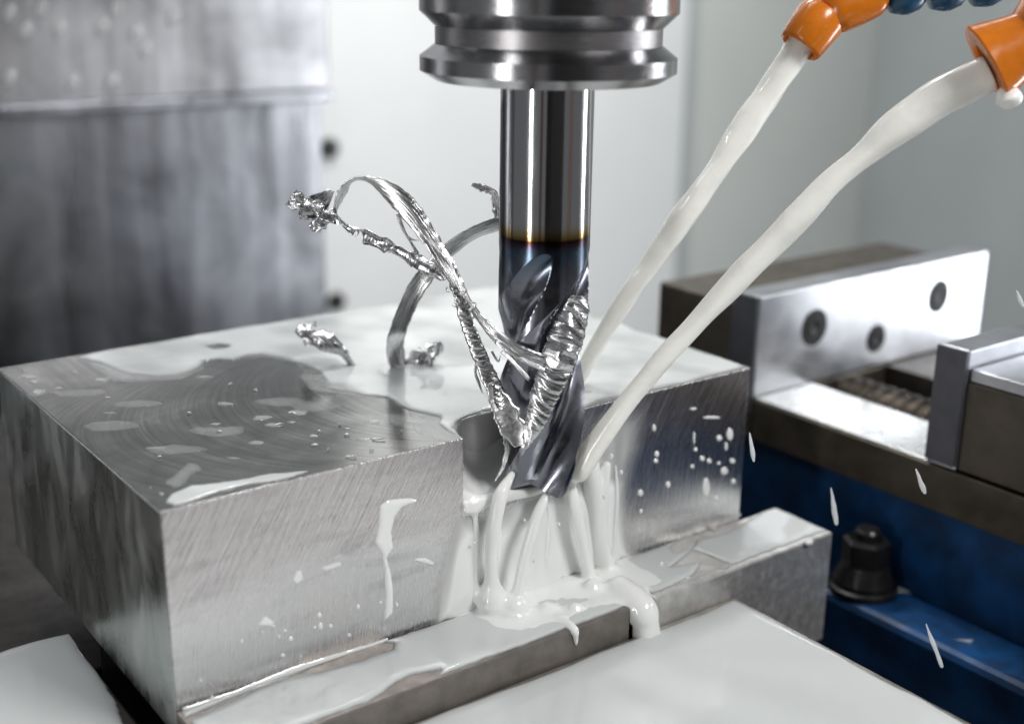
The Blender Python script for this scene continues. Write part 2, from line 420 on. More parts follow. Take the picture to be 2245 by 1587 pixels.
def crumple(name, c, size, mat, parent, seed, n=90, width=.28):
    """a wad of folded foil about the point c"""
    r = np.random.RandomState(seed); K = 8
    P = np.array(c) + (r.rand(K, 3) - .5) * np.array(size)
    C = spline(np.column_stack([P, r.rand(K) * 5]), n); X = C[:, :3]; tw = C[:, 3]
    T, N, B = frames(X); nc = 7; v, f, uv = [], [], []
    for i in range(n):
        d = N[i] * math.cos(tw[i]) + B[i] * math.sin(tw[i]); nn = np.cross(d, T[i])
        for k in range(nc):
            t = k / (nc - 1) * 2 - 1
            v.append(X[i] + d * t * width / 2 * (1 + .25 * math.sin(i * .31 + 2 * k)) + nn * (.05 * math.sin(i * .45 + t * 2) + .05 * t * t)); uv.append((i * .05, k / (nc - 1)))
    for i in range(n - 1):
        for k in range(nc - 1): f.append((i * nc + k, i * nc + k + 1, (i + 1) * nc + k + 1, (i + 1) * nc + k))
    o = put(name, v, f, mat, parent, smooth=False, uvs=uv)
    s = o.modifiers.new('gauge', 'SOLIDIFY'); s.thickness = .02
    return o

def surface_nets(F, org, h):
    """smooth closed surface round the cells where F < 0"""
    ins = F < 0; nx, ny, nz = F.shape
    c = np.zeros((nx - 1, ny - 1, nz - 1), int)
    for dx in (0, 1):
        for dy in (0, 1):
            for dz in (0, 1): c += ins[dx:nx - 1 + dx, dy:ny - 1 + dy, dz:nz - 1 + dz]
    act = (c > 0) & (c < 8); I, J, K = np.nonzero(act)
    idx = np.full(act.shape, -1); idx[I, J, K] = np.arange(len(I))
    acc = np.zeros((len(I), 3)); cnt = np.zeros(len(I))
    cor = [(a, b, d) for a in (0, 1) for b in (0, 1) for d in (0, 1)]
    for p in cor:
        for ax in range(3):
            if p[ax]: continue
            q = list(p); q[ax] = 1
            fa = F[I + p[0], J + p[1], K + p[2]]; fb = F[I + q[0], J + q[1], K + q[2]]
            m = (fa < 0) != (fb < 0); t = np.where(m, fa / np.where(m, fa - fb, 1), 0)
            pt = np.tile(np.array(p, float), (len(I), 1)); pt[:, ax] = t
            acc += pt * m[:, None]; cnt += m
    V = (np.column_stack([I, J, K]) + acc / cnt[:, None]) * h + np.array(org)
    Q = []
    for ax in range(3):
        sl0 = [slice(None)] * 3; sl1 = [slice(None)] * 3; sl0[ax] = slice(0, -1); sl1[ax] = slice(1, None)
        a, b = ins[tuple(sl0)], ins[tuple(sl1)]; m = a != b
        P = np.column_stack(np.nonzero(m)); u, v = [(1, 2), (2, 0), (0, 1)][ax]
        ok = (P[:, u] > 0) & (P[:, v] > 0) & (P[:, u] < F.shape[u] - 1) & (P[:, v] < F.shape[v] - 1); P = P[ok]
        def at(du, dv):
            R = P.copy(); R[:, u] -= du; R[:, v] -= dv; return idx[R[:, 0], R[:, 1], R[:, 2]]
        q = np.column_stack([at(1, 1), at(0, 1), at(0, 0), at(1, 0)])
        fl = ~a[P[:, 0], P[:, 1], P[:, 2]]; q[fl] = q[fl][:, ::-1]; Q.append(q)
    return V, np.vstack(Q)
def smin(a, b, k):
    h = np.clip(.5 + .5 * (b - a) / k, 0, 1); return b * (1 - h) + a * h - k * h * (1 - h)

def sd(PX, PY, poly):
    """signed distance to a polygon, positive inside"""
    poly = np.asarray(poly, float); d2 = np.full(PX.shape, 1e9); ins = np.zeros(PX.shape, bool); k = len(poly)
    for i in range(k):
        a, b = poly[i], poly[(i + 1) % k]; e = b - a
        t = np.clip(((PX - a[0]) * e[0] + (PY - a[1]) * e[1]) / max(e @ e, 1e-12), 0, 1)
        d2 = np.minimum(d2, (PX - a[0] - t * e[0]) ** 2 + (PY - a[1] - t * e[1]) ** 2)
        if abs(e[1]) > 1e-12:
            c = ((a[1] > PY) != (b[1] > PY)) & (PX < e[0] * (PY - a[1]) / e[1] + a[0]); ins ^= c
    return np.sqrt(d2) * np.where(ins, 1, -1)
def waves(seed, X, Y, scale, octs=3, ax=1., ay=1.):
    r = np.random.RandomState(seed); out = np.zeros_like(X); amp = 1.; tot = 0
    for o in range(octs):
        for i in range(6):
            a = r.rand() * 6.28; k = scale * (2 ** o) * (.6 + .8 * r.rand())
            out += amp * np.sin(k * (math.cos(a) * X * ax + math.sin(a) * Y * ay) + r.rand() * 6.28) / 3.5
        tot += amp; amp *= .5
    return out / tot
def prof(d, H, r):
    q = np.clip(d / r, 0, 1)
    return np.where(d > 0, H * np.sqrt(np.clip(1 - (1 - q) ** 2, 0, 1)), d * .9)
def film(name, O, U, V, N, ur, vr, step, hfun, mat, label=None, parent=None):
    O, U, V, N = (np.asarray(q, float) for q in (O, U, V, N))
    us = np.arange(ur[0], ur[1] + step * .5, step); vs = np.arange(vr[0], vr[1] + step * .5, step)
    X, Y = np.meshgrid(us, vs, indexing='ij'); h = hfun(X, Y); h = np.maximum(h, -.03)
    P = O + X[..., None] * U + Y[..., None] * V + h[..., None] * N
    nu, nv = X.shape; keep = np.zeros((nu - 1, nv - 1), bool)
    m = h > -.001
    keep = m[:-1, :-1] | m[1:, :-1] | m[1:, 1:] | m[:-1, 1:]
    ii, jj = np.nonzero(keep); idx = np.arange(nu * nv).reshape(nu, nv)
    F = np.column_stack([idx[ii, jj], idx[ii + 1, jj], idx[ii + 1, jj + 1], idx[ii, jj + 1]])
    used = np.unique(F); re = np.full(nu * nv, -1); re[used] = np.arange(len(used)); F = re[F]
    if np.dot(np.cross(U, V), N) < 0: F = F[:, ::-1]
    o = put(name, P.reshape(-1, 3)[used], F, mat, parent, smooth=True, thick=np.clip(h.ravel()[used], 0, 1))
    return tag(o, label, None, None, 'stuff')

# ------------------------------------------------------------------ enclosure
def struct(o): o['kind'] = 'structure'; return o
struct(box('back_wall', (-70, 60, -120), (63.2, 62, 70), M['wall'], bevel=0))
struct(box('back_wall_recess', (63.2, 60.6, -120), (65.0, 62, 70), M['wall3'], bevel=0))
struct(box('rear_side_panel', (65.0, 60, -120), (90, 62, 70), M['wall2'], bevel=0))
struct(box('side_wall', (90, -10, -120), (92, 60, 70), M['wall3'], bevel=0))
struct(box('machine_table', (-34, -26, -16), (30, 28, -12.05), M['table'], bevel=0))
# sliding stainless cover at the left
wc = thing('way_cover', (-20, 39.5, -12), 'reflection-blotched stainless sliding way cover behind the aluminium block', 'way cover')
box('lower_panel', (-60, 39.6, -40), (14.9, 41, 5.2), M['cover'], wc, .1)
box('upper_panel', (-60, 38.8, 4.9), (15.1, 41.2, 11.4), M['cover_hi'], wc, .12)
box('added_reflection_panel', (-60, 38.0, 11.4), (15.3, 41.4, 46), M['reflection_grey'], wc, .12)  # unseen panel, added to grey what the block's top mirrors
box('wiper_lip', (-60, 38.5, 4.3), (15.2, 39.58, 4.88), M['cover'], wc, .1)
for x, y in ((720, 325), (735, 660)):
    c = ony(x, y, 60)
    lathe('wall_screw', [(.75, 0), (.75, .35), (.55, .6)], M['black'], None, 24, c, (0, -1, 0))
screws = [o for o in bpy.data.objects if o.name.startswith('wall_screw')]
tag(screws[0], 'upper dark screw head on the pale rear wall beside the way cover', 'screw', 'wall screws')
tag(screws[1], 'lower dark screw head on the pale rear wall above the wet block', 'screw', 'wall screws')
dm = bpy.data.meshes.new('coolant_bead')
bm = bmesh.new(); bmesh.ops.create_uvsphere(bm, u_segments=16, v_segments=10, radius=1.)
for f_ in bm.faces: f_.smooth = True
bm.to_mesh(dm); bm.free(); dm.materials.append(M['bead'])
dm2 = dm.copy(); dm2.materials[0] = M['mist']
def bead(loc, scale, label, group, name='coolant_bead', rot=None, mesh=None):
    o = bpy.data.objects.new(name, mesh or dm); COL.objects.link(o); o.location = tuple(map(float, loc)); o.scale = scale
    if rot is not None: o.rotation_euler = rot
    return tag(o, label, 'drop', group)
for x, y in ((20, 30), (55, 70), (130, 65), (225, 60), (300, 75), (255, 20), (20, 175), (160, 185), (245, 180), (90, 20), (320, 110), (380, 40)):
    c = ony(x, y, 38.8)
    bead(c + np.array([0, -.05, 0]), (.28, .14, .5), 'small coolant drop clinging to the bright upper way cover panel', 'drops on the way cover', rot=(0, .5, 0), mesh=dm2)

# ------------------------------------------------------------------ second vise at the right
v2 = thing('machine_vise', (18, 2, -12), 'blue bodied machine vise with bright open jaws right of the block', 'vise')
ybk = 4.2
box('jaw_plate', (13.0, ybk, -3.15), (26.6, 5.4, .6), [M['jaw_face']], v2, .06)
box('jaw_body', (13.05, 5.43, -3.15), (26.4, 9.4, .1), M['rail'], v2, .1)
box('jaw_plate_end', (12.9, ybk + .05, -3.7), (12.98, 5.4, .55), M['grey_end'], v2, 0)
box('rail', (13.0, -16, -4.7), (16.2, 4.17, -3.2), M['rail'], v2, .05)
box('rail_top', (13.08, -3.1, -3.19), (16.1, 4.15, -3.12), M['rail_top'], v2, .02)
box('rail_back', (13.0, 4.19, -4.7), (26.6, 12, -3.2), M['rail'], v2, .05)
box('rail', (20.5, -16, -4.7), (26.6, 4.17, -3.2), M['rail'], v2, .05)
box('slot_floor', (16.25, -16, -6.0), (20.45, 4.15, -5.2), M['hole'], v2, 0)
box('front_jaw_plate', (13.0, -4.2, -3.15), (26.6, -3.15, .72), M['jaw_face'], v2, .06)
box('front_jaw_end', (12.88, -4.2, -3.0), (12.98, -3.15, .70), M['grey_end'], v2, 0)
box('front_jaw_body', (13.04, -12, -3.1), (26.5, -4.23, -.25), M['rail'], v2, .06)
box('front_jaw_top', (13.1, -11.9, -.24), (26.4, -4.25, .15), M['jaw_face'], v2, .05)
box('base', (13.5, -20, -11.9), (26, 12, -4.72), M['blue'], v2, .15)
box('clamping_ear', (11.2, -24, -11.9), (13.48, -.3, -8.0), M['blue'], v2, .25)
for k, (x, y) in enumerate(((1785, 718), (1920, 742), (2057, 650))):
    c = ony(x, y, ybk); r = (.62, .5, .62)[k]
    s = lathe('jaw_screw', [(r * 1.12, 0.), (r * 1.12, .02), (r * 1.0, .022), (r * .98, .006), (r * .74, .006), (r * .72, .05), (r * .42, .05), (r * .40, .012), (0, .012)], M['socket'], v2, 28, c, (0, -1, 0), caps=False)
    hx = lathe('hex_socket', [(r * .42, .014), (r * .41, .054), (r * .2, .016), (0, .016)], M['hole'], s, 6, (0, 0, 0), caps=False)
    hx.matrix_world = Matrix.Translation(c) @ Matrix.Rotation(math.pi / 2, 4, 'X')
# lead screw with a real thread
vv, ff = [], []; nn_, tt = 24, 200; c0 = np.array([17.9, -6., -4.0])
for i in range(tt):
    for k in range(nn_):
        a = 2 * math.pi * k / nn_; yy = i * .05
        ph = (yy / .55 - k / nn_) % 1.; rr = .78 + .16 * (1 - abs(2 * ph - 1))
        vv.append(c0 + np.array([rr * math.cos(a), yy, rr * math.sin(a)]))
for i in range(tt - 1):
    for k in range(nn_): ff.append((i * nn_ + k, i * nn_ + (k + 1) % nn_, (i + 1) * nn_ + (k + 1) % nn_, (i + 1) * nn_ + k))
put('lead_screw', vv, ff, M['thread'], v2, smooth=True)
# clamping bolt
bc = np.array([12.34, -1.75, -8.0])
hb = thing('clamping_bolt', bc, 'black hex bolt with flanged collar clamping the blue vise foot', 'bolt')
lathe('washer', [(1.12, 0), (1.14, .08), (1.14, .2), (1.05, .26)], M['black'], hb, 40, bc)
lathe('flange', [(.98, .262), (1.0, .4), (.78, .95), (.76, 1.0)], M['black'], hb, 40, bc)
lathe('hex_head', [(.80, 1.003), (.80, 1.75), (.68, 1.85)], M['black'], hb, 6, bc)
lathe('stud_end', [(.42, 1.853), (.42, 2.1), (.34, 2.2)], M['black'], hb, 24, bc)

# ------------------------------------------------------------------ the vise that holds the block
slide = box('vise_slide', (-16, -20, -9.5), (5.45, -2.40, -5.92), M['plate'], None, .08)
tag(slide, 'broad flat steel vise slide flooded with coolant in the foreground', 'vise slide')
jl = box('jaw_plate', (-10.62, -2.36, -9.0), (1.38, -.02, -5.03), [M['jaw']], None, .05)
tag(jl, 'long brownish steel jaw plate under the corner of the block', 'jaw plate', 'steel jaw plates')
jr = box('jaw_plate', (2.31, -2.36, -8.75), (9.75, -.02, -5.03), [M['jaw_end']], None, .06)
tag(jr, 'short bright jaw plate on the right past the gap', 'jaw plate', 'steel jaw plates')
rl = box('vise_rail', (-34, -2.2, -12), (-10.95, 6.8, -6.05), M['dark_steel'], None, .08)
tag(rl, 'dark vise rail with a coolant puddle at the left edge', 'vise rail')
vb = box('vise_bed', (-34, 6.85, -12), (8.5, 30, -7.4), M['dark_steel'], None, .1)
tag(vb, 'dark oily vise bed behind and below the aluminium block', 'vise bed')
par = box('parallel_bar', (-10.2, 1.0, -12), (7.9, 6.6, -5.78), M['hole'], None, .03)
tag(par, 'dark steel support under the aluminium block', 'support bar')

# ------------------------------------------------------------------ aluminium block with its milled notch
BX0, BX1, BY0, BY1, BZ = -10.6, 8.07, 0.0, 12.65, -5.75
NR, NZ = 1.22, -1.93                                         # notch radius and floor
nx0, nx1 = -1.28, 0.0
arc = [(nx1 + NR * math.cos(a), NR * math.sin(a)) for a in np.linspace(0, math.pi / 2, 13)] + \
      [(nx0 - NR * math.sin(a), NR * math.cos(a)) for a in np.linspace(0, math.pi / 2, 13)]   # right end to left end
V_, F_, I_ = [], [], []
def vv_(p): V_.append(p); return len(V_) - 1
top_arc = [vv_((x, y, 0)) for x, y in arc]; bot_arc = [vv_((x, y, NZ)) for x, y in arc]
tfl, tfr, tbr, tbl = [vv_(p) for p in ((BX0, BY0, 0), (BX1, BY0, 0), (BX1, BY1, 0), (BX0, BY1, 0))]
bfl, bfr, bbr, bbl = [vv_(p) for p in ((BX0, BY0, BZ), (BX1, BY0, BZ), (BX1, BY1, BZ), (BX0, BY1, BZ))]
F_.append((tfl, *top_arc[::-1], tfr, tbr, tbl)); I_.append(0)
F_.append((bfl, bfr, tfr, top_arc[0], bot_arc[0], bot_arc[-1], top_arc[-1], tfl)); I_.append(1)
F_.append((bbl, bfl, tfl, tbl)); I_.append(2)
F_.append((bfr, bbr, tbr, tfr)); I_.append(2)
F_.append((bbr, bbl, tbl, tbr)); I_.append(2)
F_.append((bbl, bbr, bfr, bfl)); I_.append(2)
for k in range(len(arc) - 1):
    F_.append((top_arc[k], top_arc[k + 1], bot_arc[k + 1], bot_arc[k])); I_.append(3)
F_.append(tuple(bot_arc)); I_.append(3)
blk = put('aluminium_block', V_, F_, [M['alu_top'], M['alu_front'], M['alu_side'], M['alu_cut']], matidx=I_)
bm = bmesh.new(); bm.from_mesh(blk.data); bmesh.ops.recalc_face_normals(bm, faces=bm.faces); bm.to_mesh(blk.data); bm.free()
bev(blk, .035, 2, 60)
tag(blk, 'big aluminium block with milled notch, wet with milky coolant', 'metal block')

# ------------------------------------------------------------------ tool holder and end mill
th_ = thing('tool_holder', (0, 0, 8.88), 'ground steel tool holder with grooved round flange above the cutter', 'tool holder')
lathe('lower_flange', [(1.6, 8.95), (1.62, 8.88), (2.78, 8.88), (3.16, 9.11), (3.16, 9.46), (2.80, 9.74), (2.0, 9.745)], M['holder'], th_, 160)
lathe('gripper_groove', [(2.0, 9.75), (2.78, 9.75), (2.78, 10.16), (2.0, 10.16)], M['groove'], th_, 160)
lathe('upper_flange', [(2.0, 10.165), (2.80, 10.165), (3.16, 10.51), (3.16, 13.0), (3.12, 13.05), (3.12, 15.0), (5.2, 15.4), (5.2, 34.0), (2.5, 34.0)], M['holder'], th_, 160)
em = thing('end_mill', (0, 0, -1.83), 'dark coated spiral end mill with polished shank cutting the block', 'end mill')
RT = 1.17
lathe('collar_ring', [(RT + .035, 8.76), (RT + .05, 8.78), (RT + .05, 8.879), (RT, 8.879)], M['groove'], em, 96)
zt0, zt1 = -1.83, 8.85
lead = 12.6; kz = 2 * math.pi / lead; NFL = 4
thc = math.atan2(-.80, -.599)                               # side that faces the viewer
th0 = thc + math.radians(10) - kz * 2.0 - math.radians(.64 * 90)
KP = np.array([(0, 1.), (.09, .99), (.20, .93), (.31, .85), (.40, .76), (.5, .67), (.62, .615), (.76, .625), (.86, .685), (.93, .78), (.975, .90), (1., 1.)])
def hsec(p):                                                # flats on land and relief, smooth gullet
    r = np.interp(p, KP[:, 0], KP[:, 1])
    g = spline(np.column_stack([KP[3:, 0], KP[3:, 1]]), 400); q = p > KP[3, 0]
    return np.where(q, np.interp(p, g[:, 0], g[:, 1]), r)
pp = np.unique(np.concatenate([np.linspace(0, 1, 61)[:-1], KP[:-1, 0]]))
pa = np.concatenate([pp + k for k in range(NFL)]); nT = len(pa); dsec = 1 - hsec(pa % 1.)
zs = np.concatenate([np.linspace(zt0, 5.0, 260), np.linspace(5.06, zt1, 70)])
vv = []
for z in zs:
    TH = th0 + kz * min(z, 5.) + pa * 2 * math.pi / NFL
    fade = .42 * max(0., (z - 2.5) / 2.4) ** 1.3
    rr = RT * (1 - np.maximum(0, dsec - fade))
    zz = z + .22 * np.sin(math.pi * (pa % 1.)) ** 2 * max(0, 1 - (z - zt0) / .4)
    vv.append(np.column_stack([rr * np.cos(TH), rr * np.sin(TH), np.ones(nT) * zz]))
last = vv[0]
for s_, dz in ((.75, .08), (.4, .14), (.08, .16)):           # hollow end face with gashes
    ring = last.copy(); ring[:, :2] *= s_; ring[:, 2] = last[:, 2] * .6 + (zt0 + .03) * .4 + dz; vv.insert(0, ring)
zc = 3 + 260
def grid_faces(n0, n1): return [((i - n0) * nT + k, (i - n0) * nT + (k + 1) % nT, (i + 1 - n0) * nT + (k + 1) % nT, (i + 1 - n0) * nT + k) for i in range(n0, n1 - 1) for k in range(nT)]
o = put('fluted_cutter', np.vstack(vv[:zc]), grid_faces(0, zc) + [tuple(range(nT - 1, -1, -1))], M['coated'], em, smooth=True)
sharp_cols = {int(np.argmin(np.abs(pa - (k + q)))) for k in range(NFL) for q in (0, .09, .20, .31)}
bm = bmesh.new(); bm.from_mesh(o.data); bm.verts.ensure_lookup_table()
for e in bm.edges:
    a, b = e.verts[0].index, e.verts[1].index
    if (a % nT == b % nT and a % nT in sharp_cols and max(a, b) < nT * 170) or (len(e.link_faces) == 2 and e.calc_face_angle(0) > math.radians(38)): e.smooth = False
bm.to_mesh(o.data); bm.free()
put('shank', np.vstack(vv[zc - 1:]), grid_faces(zc - 1, len(vv)), M['coated'], em, smooth=True)

# ------------------------------------------------------------------ chips
def D(y, off): return tdep(y) + off
lc = thing('long_chip', dep(1140, 960, 33), 'long twisted aluminium chip looping up and left from the cutter', 'metal chip')
A1 = [(1195, 792, -1.32, 30, 20), (1150, 778, -1.35, 32, 10), (1105, 750, -1.2, 30, -10), (1065, 712, -1.0, 24, 35), (1025, 660, -.9, 24, 50), (990, 600, -.8, 34, 20),
      (960, 550, -.7, 36, -5), (925, 497, -.6, 42, 0), (885, 447, -.5, 48, 10), (840, 410, -.35, 38, 35), (800, 392, -.2, 22, 62), (768, 398, -.1, 24, 68), (748, 425, 0, 26, 40), (735, 462, .1, 20, 70), (722, 485, .1, 24, 120)]
ribbon('loop_ribbon', [(a, b, D(b, c), w_, t_) for a, b, c, w_, t_ in A1], M['chip'], lc, n=260, nc=9, rag=.06, curl=.08, seed=3)
A2 = [(724, 470, .1, 34, 0), (765, 503, .1, 32, 70), (805, 520, 0, 36, 150), (850, 540, -.1, 36, 210), (895, 562, -.3, 34, 300), (935, 585, -.5, 32, 370), (972, 608, -.65, 26, 450), (1002, 636, -.8, 24, 520)]
ribbon('twisted_rope', [(a, b, D(b, c), w_, t_) for a, b, c, w_, t_ in A2], M['chip_s'], lc, n=240, nc=9, rag=.10, curl=.30, seed=5, jit=.045, ragf=.5)
A3 = [(1000, 628, -.85, 22, 10), (1012, 670, -.9, 26, 0), (1028, 720, -.9, 30, -10), (1050, 775, -.95, 33, -5), (1072, 826, -1.0, 36, 5), (1088, 862, -1.08, 38, 15), (1102, 896, -1.2, 26, 25)]
ribbon('serrated_strip', [(a, b, D(b, c), w_, t_) for a, b, c, w_, t_ in A3], M['chip_s'], lc, n=260, nc=9, rag=.07, serr=.02, sfreq=5.5, curl=.10, seed=8, skew=.9, jit=.0)
crumple('crumpled_end', dep(685, 445, D(450, .1)), (.9, .9, .9), M['chip'], lc, 61, 120, .46)
crumple('crumpled_end', dep(708, 482, D(450, .1)), (.6, .6, .45), M['chip'], lc, 9, 80, .30)
W_ = [[(872, 470, -.5, 9, 0), (885, 505, -.5, 7, 30), (900, 530, -.5, 5, 10), (915, 556, -.5, 8, 0)], [(893, 518, -.5, 4, 0), (905, 526, -.5, 4, 0), (920, 527, -.5, 1, 0)],
      [(1046, 790, -1., 4, 0), (1042, 815, -1., 7, 40), (1050, 840, -1., 6, 0), (1058, 862, -1., 2, 0)], [(1100, 770, -1.3, 8, 0), (1130, 798, -1.4, 9, 20), (1160, 832, -1.45, 9, 0)],
      [(1120, 772, -1.3, 12, 0), (1160, 795, -1.45, 10, 0), (1195, 812, -1.5, 12, 0)], [(1008, 648, -.95, 8, 0), (1022, 638, -.95, 5, 0), (1012, 625, -.95, 1, 0)],
      [(1028, 682, -1., 8, 0), (1042, 668, -1., 6, 0), (1030, 660, -1., 1, 0)], [(1008, 660, -1., 8, 0), (998, 672, -1., 4, 0), (990, 668, -1., 1, 0)], [(1078, 770, -1., 6, 0), (1092, 792, -1., 4, 0), (1098, 778, -1., 1, 0)]]
r_ = np.random.RandomState(5)
for x, y, q in ((905, 470, -.55), (930, 505, -.6), (950, 535, -.65), (968, 575, -.7), (1040, 690, -1.), (1062, 700, -1.), (1035, 735, -.95), (1060, 800, -1.), (1090, 745, -1.2), (1125, 768, -1.35), (985, 640, -.85), (860, 545, -.1), (820, 530, 0.), (780, 500, .1)):
    a_ = r_.rand() * 6.28; l_ = 10 + 10 * r_.rand(); W_.append([(x, y, q, 5, 0), (x + l_ * .6 * math.cos(a_), y + l_ * .6 * math.sin(a_), q, 3.5, 30), (x + l_ * math.cos(a_ + .6), y + l_ * math.sin(a_ + .6), q, .8, 60)])
for k, s in enumerate(W_):
    ribbon('sliver', [(a, b, D(b, c), w_, t_) for a, b, c, w_, t_ in s], M['chip'], lc, n=26, nc=3, rag=.1, seed=30 + k)

fc = thing('packed_chip', dep(1200, 800, 33), 'ribbed chip jammed in the flute of the end mill', 'metal chip')
B1 = [(1268, 648, -1.05, 50, 55), (1262, 682, -1.12, 62, 15), (1244, 730, -1.2, 76, 5), (1228, 780, -1.28, 78, 0), (1210, 828, -1.3, 70, -5), (1192, 870, -1.32, 62, -8), (1178, 912, -1.34, 50, -8), (1161, 952, -1.36, 34, -5), (1148, 982, -1.36, 14, 0)]
ribbon('ribbed_curl', [(a, b, D(b, c), w_, t_) for a, b, c, w_, t_ in B1], M['chip_s'], fc, n=420, nc=13, rag=.05, serr=.24, sfreq=2.9, skew=.25, curl=.14, seed=12, thick=.03, sfade=([0, .08, .14, .45, .55, 1], [0, .2, 1.1, .9, .22, .12]))
B2 = [(1078, 838, -1.08, 22, 30), (1090, 868, -1.16, 40, 20), (1108, 905, -1.28, 56, 8), (1126, 942, -1.36, 54, 0), (1138, 978, -1.38, 22, -10)]
ribbon('folded_base', [(a, b, D(b, c), w_, t_) for a, b, c, w_, t_ in B2], M['chip_flat'], fc, n=80, nc=9, rag=.10, curl=-.10, seed=13, thick=.03)
B3 = [(1100, 935, -1.0, 12, 0), (1112, 975, -1.1, 14, 30), (1104, 1020, -1.1, 9, 0), (1085, 1055, -1.1, 3, 0)]
ribbon('sliver', [(a, b, D(b, c), w_, t_) for a, b, c, w_, t_ in B3], M['chip'], fc, n=50, nc=5, rag=.25, seed=14)

e0 = onz(878, 806, .05); de = float((e0 - CAM) @ GX)
bc_ = thing('curled_chip', e0, 'smooth curved ribbon chip rising from the coolant behind the long chip', 'metal chip')
C1 = [(1150, 470, 34.4, 34, 10), (1088, 492, 34.2, 38, 35), (1040, 510, 34.2, 38, 45), (990, 543, 34.3, 36, 30), (948, 585, 34.5, 36, 20), (912, 635, 34.9, 42, -25), (886, 690, 35.4, 42, -30), (868, 745, 36.1, 40, -20), (870, 790, de - .2, 40, 15), (886, 818, de, 32, 45)]
ribbon('ribbon', C1, M['chip'], bc_, n=220, nc=9, rag=.035, curl=.06, seed=17)
crumple('crumpled_end', dep(912, 782, de + .2), (1.0, 1.0, .9), M['chip'], bc_, 35, 100, .45)
C3 = [(1034, 405, 33.9, 8, 0), (1055, 412, 33.9, 16, 20), (1078, 420, 33.9, 14, 0), (1086, 440, 33.9, 18, 0), (1092, 480, 34.1, 14, 0)]
wc_ = tag(ribbon('chip_wisp', C3, M['chip'], None, n=60, nc=5, rag=.3, seed=18), 'small ragged chip wisp sticking out behind the shank', 'metal chip')
e1 = onz(712, 800, .05); d1 = float((e1 - CAM) @ GX)
sc_ = thing('small_chip', e1, 'small curled chip lying in the coolant left of the cutter', 'metal chip')
C4 = [(655, 720, d1 - .1, 26, 20), (672, 735, d1 - .2, 40, 60), (700, 742, d1 - .3, 44, 20), (730, 758, d1 - .3, 40, -20), (755, 775, d1 - .2, 24, -40), (772, 800, d1 - .1, 14, -20), (800, 822, d1, 8, 0)]
ribbon('strand', [(798, 820, d1, 6, 0), (825, 827, d1, 6, 20), (850, 818, d1, 6, 0), (868, 800, d1, 8, 0)], M['chip'], sc_, n=40, nc=3, rag=.1, seed=77)
ribbon('curl', C4, M['chip'], sc_, n=120, nc=7, rag=.12, curl=.3, seed=19)
crumple('crumpled_end', dep(672, 735, d1 - .2), (.6, .6, .6), M['chip'], sc_, 44, 60, .3)

FRG = ((612, 930, 22, 20), (700, 945, 14, -60), (745, 930, 10, 70), (760, 952, 12, 10), (690, 975, 14, 5), (830, 962, 30, 12), (815, 985, 10, -15), (560, 855, 10, 30), (505, 842, 10, 20), (415, 905, 12, -30), (720, 985, 10, 60), (860, 925, 10, 30), (640, 905, 16, 8), (880, 945, 8, 80), (770, 1000, 24, 10), (350, 1000, 10, -20), (480, 945, 12, 15))
for k, (x, y, ln, an) in enumerate(FRG):
    c = onz(x, y, .03); d_ = float((c - CAM) @ GX); dx, dy = ln * math.cos(math.radians(an)) / 2, -ln * math.sin(math.radians(an)) / 6
    o = ribbon('chip_fragment', [(x - dx, y - dy, d_, 3, 0), (x, y - 1, d_ - .02, 4.5, 40), (x + dx, y + dy, d_, 2, 90)], M['chip'], None, n=14, nc=3, rag=.2, seed=80 + k)
    tag(o, 'tiny metal sliver lying on the milled top of the block', 'metal sliver', 'slivers on the block')

# ------------------------------------------------------------------ coolant nozzles and jets
def pxr(w_, d): return w_ * d / FPX / 2
S1 = [(1768, 76, 60), (1735, 128, 62), (1690, 198, 61), (1634, 278, 58), (1586, 350, 52), (1535, 424, 54), (1478, 505, 50), (1424, 582, 46), (1372, 655, 42), (1327, 725, 37), (1290, 790, 33), (1262, 845, 30)]
dn1, de1 = 34.5, float((onz(1262, 845, 0.) - CAM) @ GX)
ds = np.linspace(dn1, de1, len(S1))
j1 = tube('coolant_jet', [dep(x, y, d) for (x, y, _), d in zip(S1, ds)], [pxr(w_, d) for (_, _, w_), d in zip(S1, ds)], M['stream'], None, 28, wob(2, .05, 1.1), (False, False), 220)
tag(j1, 'inner coolant jet pouring down behind the cutter from the first orange nozzle', 'coolant jet', 'coolant jets')
S2 = [(2170, 160, 80), (2110, 190, 84), (2040, 228, 82), (1960, 283, 72), (1890, 342, 58), (1815, 408, 58), (1740, 487, 62), (1665, 562, 56), (1590, 640, 52), (1520, 715, 48), (1455, 785, 46), (1395, 855, 44), (1342, 925, 44), (1306, 978, 46), (1276, 1022, 50), (1258, 1050, 44)]
dn2, de2 = 31.0, 34.35
ds2 = np.linspace(dn2, de2, len(S2))
j2 = tube('coolant_jet', [dep(x, y, d) for (x, y, _), d in zip(S2, ds2)], [pxr(w_, d) for (_, _, w_), d in zip(S2, ds2)], M['stream'], None, 28, wob(6, .05, .9), (False, True), 260)
tag(j2, 'outer broader coolant jet arching from the right nozzle to the cutter tip', 'coolant jet', 'coolant jets')

